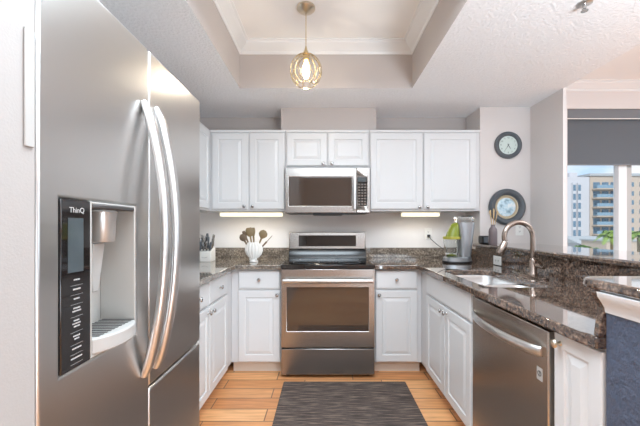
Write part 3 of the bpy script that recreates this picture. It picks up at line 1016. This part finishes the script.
# ---------------------------------------------------------------- outlets
def outlet(label, F, u, v, horizontal=False):
    t = thing('power_outlet', label, 'outlet', F(u, v), 'white power outlets')
    w, h = (0.058, 0.036) if horizontal else (0.036, 0.058)
    pl = MB().obox(F, u - w, u + w, v - h, v + h, 0.0003, 0.006).build('cover_plate', 'white_plastic', t, bevel=0.002)
    for s_ in (-1, 1):
        cu, cv = (u + s_ * 0.02, v) if horizontal else (u, v + s_ * 0.02)
        b = MB()
        b.obox(F, cu - 0.007, cu - 0.004, cv - 0.004, cv + 0.005, 0.006, 0.0066)
        b.obox(F, cu + 0.004, cu + 0.007, cv - 0.004, cv + 0.005, 0.006, 0.0066)
        b.obox(F, cu - 0.002, cu + 0.002, cv - 0.010, cv - 0.006, 0.006, 0.0066)
        b.build('socket', 'socket', pl, smooth=False)
    return t
outlet('white power outlet on the back wall with a black plug in it', F_back(Y_WALL), 1.05, 1.155)
outlet('white power outlet on the wall below the round mirror', F_back(Y_PIER), 1.802, 1.205)
outlet('white power outlet set sideways in the granite behind the sink', F_right(1.3915), -2.66, 0.955, True)

# ---------------------------------------------------------------- clock and mirror
ck_ = thing('clock', 'small round clock with slate grey frame high on the wall', 'clock', (1.692, Y_PIER, 1.981))
AX = (0, -1, 0)
o = (1.692, Y_PIER - 0.0005, 1.981)
MB().lathe([(0.0, 0), (0.124, 0), (0.126, 0.012), (0.120, 0.026), (0.108, 0.032), (0.098, 0.028), (0.090, 0.020), (0.085, 0.012), (0.0, 0.012)], o, AX, n=48).build('frame', 'clock_frame', ck_)
fo = MB().lathe([(0.0, 0.0125), (0.085, 0.0125), (0.085, 0.0135), (0, 0.0135)], o, AX, n=48).build('dial', 'clock_face', ck_)
FC = Frame((1.692, Y_PIER - 0.014, 1.981), (1, 0, 0), (0, 0, 1), (0, -1, 0))
for k in range(1, 13):
    a = math.radians(90 - 30 * k)
    text_mesh(str(k), FC, 0.068 * math.cos(a), 0.068 * math.sin(a), 0.020, 0.0003, 'clock_mark', fo, 'numeral', 0.0004)
def hand(ang, l, w, name):
    a = math.radians(90 - ang)
    d = Vector((math.cos(a), math.sin(a)))
    n = Vector((-d.y, d.x))
    b = MB()
    P = [d * -0.012 + n * w, d * -0.012 - n * w, d * l - n * w * 0.4, d * l + n * w * 0.4]
    b.prism(FC, [[(p.x, p.y) for p in P]], 0.0015, 0.003)
    b.build(name, 'clock_mark', ck_, smooth=False)
hand(150, 0.042, 0.0035, 'hour_hand')
hand(212, 0.058, 0.0025, 'minute_hand')

mi = thing('mirror', 'round dark framed porthole mirror on the wall above the bar', 'mirror', (1.678, Y_PIER, 1.41))
o = (1.678, Y_PIER - 0.0005, 1.41)
MB().lathe([(0.0, 0), (0.163, 0), (0.168, 0.015), (0.163, 0.035), (0.148, 0.047), (0.132, 0.045), (0.118, 0.036), (0.112, 0.022), (0, 0.018)], o, AX, n=56).build('frame', 'clock_frame', mi)
o2 = (1.668, Y_PIER - 0.0205, 1.408)
MB().lathe([(0.094, 0), (0.108, 0), (0.110, 0.006), (0.105, 0.011), (0.098, 0.010), (0.094, 0.004)], o2, AX, n=48).build('inner_ring', 'gold_ring', mi)
MB().lathe([(0.0, 0.0), (0.0935, 0.0), (0.0935, 0.003), (0.05, 0.008), (0, 0.010)], o2, AX, n=48).build('glass', 'mirror_paint', mi)

# ---------------------------------------------------------------- pendant lamp
PX, PY = -0.127, 2.2
pz = 2.265
pl = thing('pendant_lamp', 'gold wire cage pendant lamp with a glowing bulb', 'lamp', (PX, PY, Z_CEIL))
MB().lathe([(0.0, 0.0), (0.062, 0.0), (0.062, -0.012), (0.05, -0.024), (0.02, -0.034), (0.006, -0.04), (0.0, -0.04)], (PX, PY, Z_CEIL - 0.0005), n=32).build('canopy', 'brass', pl)
MB().tube([(PX, PY, Z_CEIL - 0.04), (PX, PY, pz + 0.165)], 0.0028, n=8).build('rod', 'gold', pl)
MB().lathe([(0.0, 0.168), (0.005, 0.165), (0.010, 0.14), (0.022, 0.115), (0.022, 0.07), (0.0, 0.07)], (PX, PY, pz), n=20).build('lamp_holder', 'gold', pl)
def cage_pt(th, ph):
    r_ = 0.105
    return Vector((PX + r_ * math.sin(ph) * math.cos(th), PY + r_ * math.sin(ph) * math.sin(th), pz + r_ * 1.06 * math.cos(ph)))
for k in range(12):
    for sg in (-1, 1):
        pts = []
        for j in range(15):
            t = j / 14
            ph = math.radians(14 + t * 134)
            th = 2 * PI * k / 12 + sg * 0.22 * math.sin(2 * PI * t)
            pts.append(cage_pt(th, ph))
        MB().tube(pts, 0.0020, n=5).build('cage_wire', 'gold', pl)
b = MB()
ring = [cage_pt(2 * PI * k / 32, math.radians(148)) for k in range(32)]
b.tube(ring, 0.0022, n=6, closed=True)
b.build('cage_ring', 'gold', pl)
MB().tube([cage_pt(2 * PI * k / 24, math.radians(14)) for k in range(24)], 0.002, n=6, closed=True).build('cage_ring', 'gold', pl)
MB().lathe([(0.0, -0.05), (0.012, -0.047), (0.024, -0.03), (0.028, -0.005), (0.024, 0.025), (0.014, 0.05), (0.012, 0.069), (0.0, 0.069)], (PX, PY, pz), n=20).build('bulb', 'bulb', pl)
ld_ = bpy.data.lights.new('pendant_light', 'POINT')
ld_.energy = 3.2
ld_.color = (1.0, 0.88, 0.70)
ld_.shadow_soft_size = 0.012
lo = bpy.data.objects.new('pendant_light', ld_)
lo.location = (0, 0, pz - Z_CEIL - 0.075)
lo.parent = pl
C.objects.link(lo)

# sprinkler head in the soffit
sp = thing('sprinkler_head', 'small chrome fire sprinkler on the soffit ceiling', 'sprinkler', (1.29, 1.64, Z_SOF))
MB().lathe([(0.0, 0), (0.034, 0), (0.034, -0.003), (0.02, -0.008), (0, -0.008)], (1.29, 1.64, Z_SOF - 0.0005), n=24).build('escutcheon', 'steel_bright', sp)
b = MB()
b.lathe([(0, 0.0), (0.008, 0), (0.008, -0.02), (0, -0.02)], (1.29, 1.64, Z_SOF - 0.008), n=12)
b.lathe([(0, 0.0), (0.016, 0), (0.016, -0.003), (0, -0.003)], (1.29, 1.64, Z_SOF - 0.036), n=16)
for s_ in (-1, 1):
    b.tube([(1.29 + 0.007 * s_, 1.64, Z_SOF - 0.024), (1.29 + 0.013 * s_, 1.64, Z_SOF - 0.03), (1.29 + 0.003 * s_, 1.64, Z_SOF - 0.037)], 0.002, n=6)
b.build('deflector', 'nickel', sp)

# ---------------------------------------------------------------- rug
b = MB()
b.prism(F_up(0), [round_rect(-0.325, 0.632, 1.25, 2.60, 0.01, 3)], 0.0005, 0.008)
rg = b.build('rug', 'rug', loc=(0.15, 1.92, 0), bevel=0.002)
tag(rg, 'dark grey woven rug lying on the floor in front of the range', 'rug')

# ---------------------------------------------------------------- knife block and knives
kb = thing('knife_block', 'white knife block on the left countertop beside the refrigerator', 'knife block', (-1.075, 2.98, CT))
b = MB()
b.rings([[Vector((x, y, z)) for y, z in ((2.935, CT + 0.0005), (3.06, CT + 0.0005), (3.06, CT + 0.13), (2.935, CT + 0.09))] for x in (-1.13, -1.015)])
b.build('block', 'ceramic', kb, bevel=0.004)
b = MB()
b.tube([(-1.10 + 0.055 * k / 8, 2.9345, CT + 0.045 - 0.008 * math.sin(PI * k / 8)) for k in range(9)], 0.0018, n=6)
b.build('emblem', 'grey_plastic', kb)
n = 0
kn_names = ['lower front', 'upper', 'middle']
rows = ((2.950, 0.0948, 4), (2.985, 0.106, 4), (3.02, 0.1172, 3))
descr = [['front left', 'front second', 'front third', 'front right'], ['middle left', 'middle second', 'middle third', 'middle right'], ['rear left', 'rear centre', 'rear right']]
for ri, (ky, dz, cnt) in enumerate(rows):
    for j in range(cnt):
        kx = -1.115 + 0.085 * j / (cnt - 1)
        base = Vector((kx, ky, CT + dz + 0.006))
        tilt = Vector((0.25 * (j / (cnt - 1) - 0.25) + random.uniform(-.08, .08), -0.05 + random.uniform(-.08, .08), 1)).normalized()
        L = 0.085 + 0.02 * ri + random.uniform(-0.01, 0.012)
        k_ = thing('knife', 'steel handled knife standing in the white block, %s of the bunch' % descr[ri][j], 'knife', base, 'knives in the block')
        hb_ = MB().tube([base + tilt * s for s in (0.012, 0.02, L * .5, L * .85, L)], [0.008, 0.0105, 0.010, 0.012, 0.009], n=10, flat=(1.0, 1.3), up=(1, 0, 0)).build('handle', 'nickel' if (j + ri) % 3 else 'clock_frame', k_)
        MB().tube([base, base + tilt * 0.012], [0.0055, 0.006], n=8).build('bolster', 'black', k_)

# ---------------------------------------------------------------- shell vase and wooden utensils
VX, VY = -0.632, 2.93
va = thing('vase', 'white shell shaped ceramic vase on the left countertop holding wooden utensils', 'vase', (VX, VY, CT))
b = MB()
rs = []
NR = 64
for z, wx, wy in ((0.0005, 0.036, 0.03), (0.006, 0.039, 0.033), (0.012, 0.036, 0.03), (0.024, 0.022, 0.02), (0.032, 0.028, 0.022), (0.045, 0.048, 0.03), (0.07, 0.067, 0.04), (0.10, 0.076, 0.047), (0.125, 0.076, 0.049), (0.15, 0.067, 0.047), (0.168, 0.054, 0.042), (0.176, 0.046, 0.036), (0.160, 0.044, 0.033), (0.065, 0.032, 0.022)):
    amp = 0.05 if 0.03 < z < 0.175 else 0.0
    rs.append([Vector((VX + wx * math.cos(a) * (1 + amp * math.cos(16 * a)), VY + wy * math.sin(a) * (1 + 2 * amp * math.cos(16 * a)), CT + z)) for a in (2 * PI * k / NR for k in range(NR))])
b.rings(rs)
b.build('bowl', 'ceramic', va, angle=70)
b = MB()
for s_ in (-1, 1):
    for k in range(5):
        a = math.radians(90 + s_ * (18 + 22 * k))
    b.tube([(VX + s_ * 0.02, VY - 0.03, CT + 0.028), (VX + s_ * 0.034, VY - 0.03, CT + 0.03)], [0.008, 0.004], n=8)
b.build('foot_scroll', 'ceramic', va)

def utensil(name, label, foot, top, mat, head):
    f, t = Vector(foot), Vector(top)
    d = (t - f).normalized()
    root = thing(name, label, name.replace('_', ' '), f, 'wooden utensils in the shell vase')
    L = (t - f).length
    MB().tube([f, f + d * L * 0.5, f + d * L * 0.66], [0.006, 0.007, 0.009], n=8).build('handle', mat, root)
    hb = MB()
    c = f + d * L * 0.66
    prof = {'spoon': (0.28, 0.72, 1.0, 1.0, 0.82, 0.35), 'spatula': (0.4, 0.7, 0.9, 1.0, 0.98, 0.75), 'fork': (0.35, 0.8, 1.0, 0.98, 0.92, 0.6), 'stick': (0.25, 0.2, 0.2, 0.2, 0.2, 0.15)}[head[0]]
    hw = head[1] * 1.28
    hb.tube([c + d * (L * 0.34) * k / 5 for k in range(6)], [hw * q for q in prof], n=12, flat=(1.0, 0.28), up=(1, 0, 0))
    hb.build('head', mat, root, angle=60)
    return root
zt = CT + 0.072
utensil('spoon', 'dark wooden spoon leaning furthest left in the shell vase', (VX - 0.012, VY, zt), (VX - 0.110, VY - 0.015, CT + 0.245), 'wood_dark', ('spoon', 0.024))
utensil('spatula', 'thin dark wooden spatula between the left spoon and the broad fork in the vase', (VX - 0.008, VY + 0.012, zt), (VX - 0.098, VY + 0.015, CT + 0.275), 'wood_dark', ('spatula', 0.012))
utensil('fork', 'broad olive wood fork standing upright at the centre of the shell vase', (VX + 0.0, VY - 0.01, zt), (VX - 0.040, VY - 0.02, CT + 0.305), 'wood_mid', ('fork', 0.028))
utensil('spatula', 'upright wooden spatula just right of the broad fork in the vase', (VX + 0.004, VY + 0.012, zt), (VX - 0.012, VY + 0.02, CT + 0.305), 'wood_mid', ('spatula', 0.015))
utensil('spoon', 'large olive wood spoon with rounded head leaning right in the shell vase', (VX + 0.012, VY, zt), (VX + 0.098, VY - 0.01, CT + 0.282), 'wood_mid', ('spoon', 0.030))
utensil('stirring_stick', 'thin wooden stick sticking out furthest right of the shell vase', (VX + 0.012, VY + 0.026, zt), (VX + 0.155, VY + 0.05, CT + 0.232), 'wood_dark', ('stick', 0.012))

# ---------------------------------------------------------------- frozen drink maker
BX, BY = 1.155, 2.885
bl = thing('blender', 'frozen drink blender with lime lid and clear jar on the right countertop', 'blender', (BX, BY, CT))
def oval(cx, cy, a, bb_, z, n=40, e=1.0):
    return [Vector((cx + a * math.cos(q), cy + bb_ * math.sin(q), z)) for q in (2 * PI * k / n for k in range(n))]
MB().rings([oval(BX, BY, 0.122, 0.085, CT + 0.0005), oval(BX, BY, 0.128, 0.090, CT + 0.008), oval(BX, BY, 0.126, 0.088, CT + 0.016)]).build('base_skirt', 'black', bl)
MB().rings([oval(BX, BY, 0.125, 0.087, CT + 0.0165), oval(BX, BY, 0.121, 0.084, CT + 0.046), oval(BX, BY, 0.104, 0.072, CT + 0.054)]).build('base', 'tower', bl)
tr_ = MB()
tx = BX + 0.058
rs = []
for z, x0, x1, hd in ((0.0545, -0.045, 0.048, 0.06), (0.12, -0.04, 0.055, 0.058), (0.24, -0.052, 0.068, 0.06), (0.35, -0.072, 0.078, 0.064)):
    rs.append([Vector((tx + p[0], BY + p[1], CT + z)) for p in round_rect(x0, x1, -hd, hd, 0.03, 5)])
tr_.rings(rs)
tr_.build('tower', 'tower', bl)
rs = []
for z, x0, x1, hd in ((0.3505, -0.070, 0.074, 0.060), (0.385, -0.076, 0.076, 0.062), (0.398, -0.07, 0.07, 0.056)):
    rs.append([Vector((tx + p[0], BY + p[1], CT + z)) for p in round_rect(x0, x1, -hd, hd, 0.03, 5)])
MB().rings(rs).build('ice_hopper', 'clear', bl)
MB().box(tx - 0.02, tx + 0.06, BY - 0.03, BY + 0.03, CT + 0.3985, CT + 0.408).build('hopper_latch', 'black', bl, bevel=0.004)
jx, jy = BX - 0.052, BY - 0.01
MB().lathe([(0.0, 0.0545), (0.045, 0.0545), (0.05, 0.06), (0.060, 0.11), (0.068, 0.205), (0.063, 0.205), (0.055, 0.11), (0.046, 0.066), (0.0, 0.064)], (jx, jy, CT), n=32).build('jar', 'clear', bl)
b = MB()
b.tube([(jx - 0.066, jy, CT + 0.185), (jx - 0.100, jy, CT + 0.17), (jx - 0.098, jy, CT + 0.09), (jx - 0.058, jy, CT + 0.08)], 0.006, n=8)
MB().lathe([(0.03, 0.0645), (0.041, 0.067), (0.042, 0.074), (0.02, 0.078), (0.0, 0.087)], (jx, jy, CT), n=24).build('blade_hub', 'lime', bl)
MB().lathe([(0.0, 0.2055), (0.071, 0.2055), (0.073, 0.215), (0.070, 0.228), (0.0, 0.228)], (jx, jy, CT), n=32).build('lid_band', 'lime_soft', bl)
b = MB()
rs = []
for z, r_, dx in ((0.2285, 0.056, 0.006), (0.26, 0.052, 0.012), (0.295, 0.046, 0.022), (0.33, 0.038, 0.034), (0.345, 0.028, 0.040), (0.350, 0.014, 0.042)):
    rs.append(oval(jx + dx, jy, r_, r_, CT + z, 28))
b.rings(rs)
b.build('lid', 'lime', bl, angle=60)
pts = []
P0, P1, P2, P3 = Vector((1.05, Y_WALL - 0.03, 1.135)), Vector((1.07, Y_WALL - 0.05, 1.08)), Vector((1.13, 3.2, 1.02)), Vector((1.19, BY + 0.084, CT + 0.03))
for k in range(17):
    t = k / 16
    pts.append(P0 * (1 - t) ** 3 + P1 * 3 * t * (1 - t) ** 2 + P2 * 3 * t * t * (1 - t) + P3 * t ** 3)
cd = MB().tube(pts, 0.003, n=8).build('cord', 'black', bl)
MB().box(1.037, 1.063, Y_WALL - 0.034, Y_WALL - 0.0075, 1.122, 1.148).build('plug', 'black', cd, bevel=0.004)

# ---------------------------------------------------------------- bottle with reeds, small speaker
bx_, by_ = 1.425, 2.80
bt = thing('bottle', 'grey brown bottle vase holding pale reed sticks on the bar top', 'bottle', (bx_, by_, BZ1))
MB().lathe([(0, 0.0005), (0.031, 0.0005), (0.034, 0.006), (0.034, 0.11), (0.030, 0.135), (0.018, 0.15), (0.016, 0.165), (0.019, 0.17), (0.013, 0.17), (0.012, 0.10), (0, 0.09)], (bx_, by_, BZ1), n=28).build('body', 'bottle', bt)
dsc = ['leaning furthest left', 'second from the left', 'standing straight in the middle', 'second from the right', 'leaning furthest right']
for k in range(5):
    a = (k - 2) / 2
    f = Vector((bx_ + a * 0.006, by_ + (0.004 if k % 2 else -0.004), BZ1 + 0.13))
    t = Vector((bx_ + a * 0.034, by_ + (0.012 if k % 2 else -0.012), BZ1 + 0.305 - 0.02 * abs(a)))
    b = MB().tube([f, (f + t) / 2, t], [0.0028, 0.0032, 0.0055], n=8)
    tag(b.build('reed_stick', 'wood_pale', loc=f), 'pale reed stick in the grey bottle, ' + dsc[k], 'reed stick', 'reed sticks in the bottle')
sp_ = thing('speaker', 'small black box speaker on the bar top against the wall', 'speaker', (1.43, 2.96, BZ1))
MB().box(1.39, 1.50, 2.91, 3.0, BZ1 + 0.0005, BZ1 + 0.072).build('case', 'black', sp_, bevel=0.012, seg=4)
MB().obox(F_back(2.91), 1.403, 1.487, BZ1 + 0.012, BZ1 + 0.06, 0.0003, 0.002).build('grille', 'clock_frame', sp_)

# ---------------------------------------------------------------- roller blind
rb = thing('roller_blind', 'dark grey roller blind half lowered over the window', 'blind', (3.68, 3.40, WZ1))
MB().box(WX0 + 0.004, WX1 - 0.004, 3.366, 3.42, 2.335, WZ1 - 0.001).build('headrail', 'blind_rail', rb, bevel=0.004)
MB().box(WX0 + 0.006, WX1 - 0.006, 3.367, 3.373, 2.327, 2.3345).build('rail_lip', 'white_plastic', rb)
MB().box(WX0 + 0.008, WX1 - 0.008, 3.398, 3.401, 1.875, 2.3345).build('fabric', 'blind', rb)
MB().box(WX0 + 0.008, WX1 - 0.008, 3.392, 3.408, 1.86, 1.8745).build('bottom_bar', 'blind_rail', rb, bevel=0.003)

# ---------------------------------------------------------------- outside
struct(MB().box(-200, 400, 6, 420, -7.4, -7).build('ground', 'ext_ground'))

def apartment():
    Y = 95.0
    s = Y / 330.0
    X0, X1 = (590 - 325) * s, (668 - 325) * s
    top = 1.225 + 51 * s
    a = thing('apartment_building', 'tan apartment tower with stacked blue railed balconies', 'building', ((X0 + X1) / 2, Y + 6, -7))
    MB().box(X0, X1, Y, Y + 14, -7, top).build('wall', 'ext_tan', a)
    MB().box(X0 - 0.4, X1 + 0.4, Y - 0.4, Y + 14, top + 0.001, top + 0.7).build('roof_parapet', 'ext_roof', a)
    step = 9.0 * s
    z = top - 1.1
    while z - step > -7:
        z -= step
        bal = MB().box(X0 + 0.5, X0 + 8.3, Y - 1.9, Y - 0.001, z - 0.35, z).build('balcony', 'ext_tan', a)
        MB().box(X0 + 0.5, X0 + 8.3, Y - 1.95, Y - 1.85, z + 0.001, z + 0.9).build('railing', 'ext_rail', bal)
        for k in range(3):
            x = X0 + 0.9 + k * 2.5
            MB().box(x, x + 1.9, Y - 0.06, Y - 0.001, z + 0.05, z + 1.9).build('window', 'ext_glass', a)
        for k in range(3):
            x = X0 + 11 + k * 3.2
            MB().box(x, x + 1.6, Y - 0.06, Y - 0.001, z + 0.6, z + 1.9).build('window', 'ext_glass', a)
    w = thing('apartment_building', 'white apartment tower with long vertical window strips left of the tan one', 'building', (75, 96, -7))
    U0, U1 = (560 - 325) * s, (589.5 - 325) * s
    MB().box(U0, U1, Y, Y + 12, -7, 1.225 + 50 * s).build('wall', 'ext_white', w)
    MB().box((572 - 325) * s, (580 - 325) * s, Y + 1, Y + 8, 1.225 + 50 * s + 0.001, 1.225 + 55 * s).build('penthouse', 'ext_white', w)
    for px in (571.5, 576.5):
        x = (px - 325) * s
        st = MB().box(x, x + 0.95, Y - 0.5, Y - 0.001, -7, 1.225 + 44 * s).build('stair_bay', 'ext_white', w)
        z = 1.225 + 42 * s
        while z > -6:
            MB().box(x + 0.1, x + 0.85, Y - 0.56, Y - 0.501, z - 1.7, z).build('window', 'ext_glass', w)
            z -= step
apartment()
lb = thing('low_building', 'low grey roofed building in front of the apartment towers', 'building', (52, 66, -7))
MB().box(48, 54.5, 62, 70, -7, -1.9).build('wall', 'ext_white', lb)
b = MB()
b.rings([[Vector((x, y, z)) for y, z in ((61.4, -1.9), (70.6, -1.9), (66, -0.6))] for x in (47.5, 55)])
b.build('roof', 'ext_roof', lb)
lb = thing('low_building', 'low tan block beside the palm outside the window', 'building', (47, 52, -7))
MB().box(43.5, 49.5, 51, 56, -7, -1.0).build('wall', 'ext_tan', lb)
MB().box(43.3, 49.7, 50.8, 56.2, -0.999, -0.75).build('roof', 'ext_roof', lb)

def shrub(label, x, y, z0, r, h, seed):
    random.seed(seed)
    t = thing('tree', label, 'tree', (x, y, -7), 'trees outside the window')
    MB().tube([(x, y, -7), (x, y, z0 - h)], [0.16, 0.12], n=8).build('trunk', 'bark', t)
    b = MB()
    for k in range(420):
        a, c = random.uniform(0, 2 * PI), random.uniform(-1, 1)
        q = math.sqrt(1 - c * c) * random.uniform(0.6, 1)
        p = Vector((x + r * q * math.cos(a), y + r * q * math.sin(a), z0 - h / 2 + c * h / 2 * random.uniform(.75, 1.1)))
        d1 = Vector((random.uniform(-1, 1), random.uniform(-1, 1), random.uniform(-1, 1))).normalized() * 0.2
        d2 = Vector((random.uniform(-1, 1), random.uniform(-1, 1), random.uniform(-1, 1))).normalized() * 0.14
        b.add([p - d1, p - d2, p + d1, p + d2], [(0, 1, 2, 3)])
    b.lathe([(0, -h * .45), (r * .6, -h * .3), (r * .85, 0), (r * .6, h * .3), (0, h * .45)], (x, y, z0 - h / 2), n=12)
    b.build('foliage', 'leaf', t)
shrub('round green tree crown in front of the white tower outside', 31.2, 40, -1.0, 1.25, 1.6, 1)
shrub('small green tree beside the low grey roof outside', 34.3, 42, -1.5, 0.8, 1.3, 2)

def palm(label, x, y, zt, L, seed):
    random.seed(seed)
    t = thing('palm_tree', label, 'palm tree', (x, y, -7), 'palms outside the window')
    MB().tube([(x + 0.2, y, -7), (x + 0.1, y, (zt - 7) / 2), (x, y, zt - 0.1)], [0.22, 0.17, 0.14], n=10).build('trunk', 'bark', t)
    for k in range(18):
        a = 2 * PI * k / 18 + random.uniform(-.15, .15)
        el = random.uniform(0.15, 1.2)
        b = MB()
        P = []
        for j in range(9):
            s = j / 8
            rr = L * s * math.cos(el) * (1 - 0.1 * s)
            P.append(Vector((x + rr * math.cos(a), y + rr * math.sin(a), zt + L * (s * math.sin(el) - 0.75 * s * s))))
        side = Vector((-math.sin(a), math.cos(a), 0))
        for j in range(1, 9):
            for sg in (-1, 1):
                for q in (0, 0.5):
                    p0 = P[j - 1].lerp(P[j], q)
                    wl = L * 0.32 * math.sin(PI * (0.15 + 0.8 * (j - 1 + q) / 8))
                    fw = (P[j] - P[j - 1]).normalized()
                    tip = p0 + side * sg * wl * 0.8 + fw * wl * 0.6 - Vector((0, 0, wl * 0.35))
                    b.add([p0, p0 + fw * 0.14, tip], [(0, 1, 2)])
        b.tube(P, [0.02 * (1 - 0.8 * j / 8) for j in range(9)], n=5)
        b.build('frond', 'leaf_palm', t, smooth=False)
palm('palm tree with feathery fronds in the left window pane', 26.1, 30, 0.5, 1.6, 3)
palm('taller palm tree seen in the right window pane', 25.7, 27, 0.45, 1.7, 4)
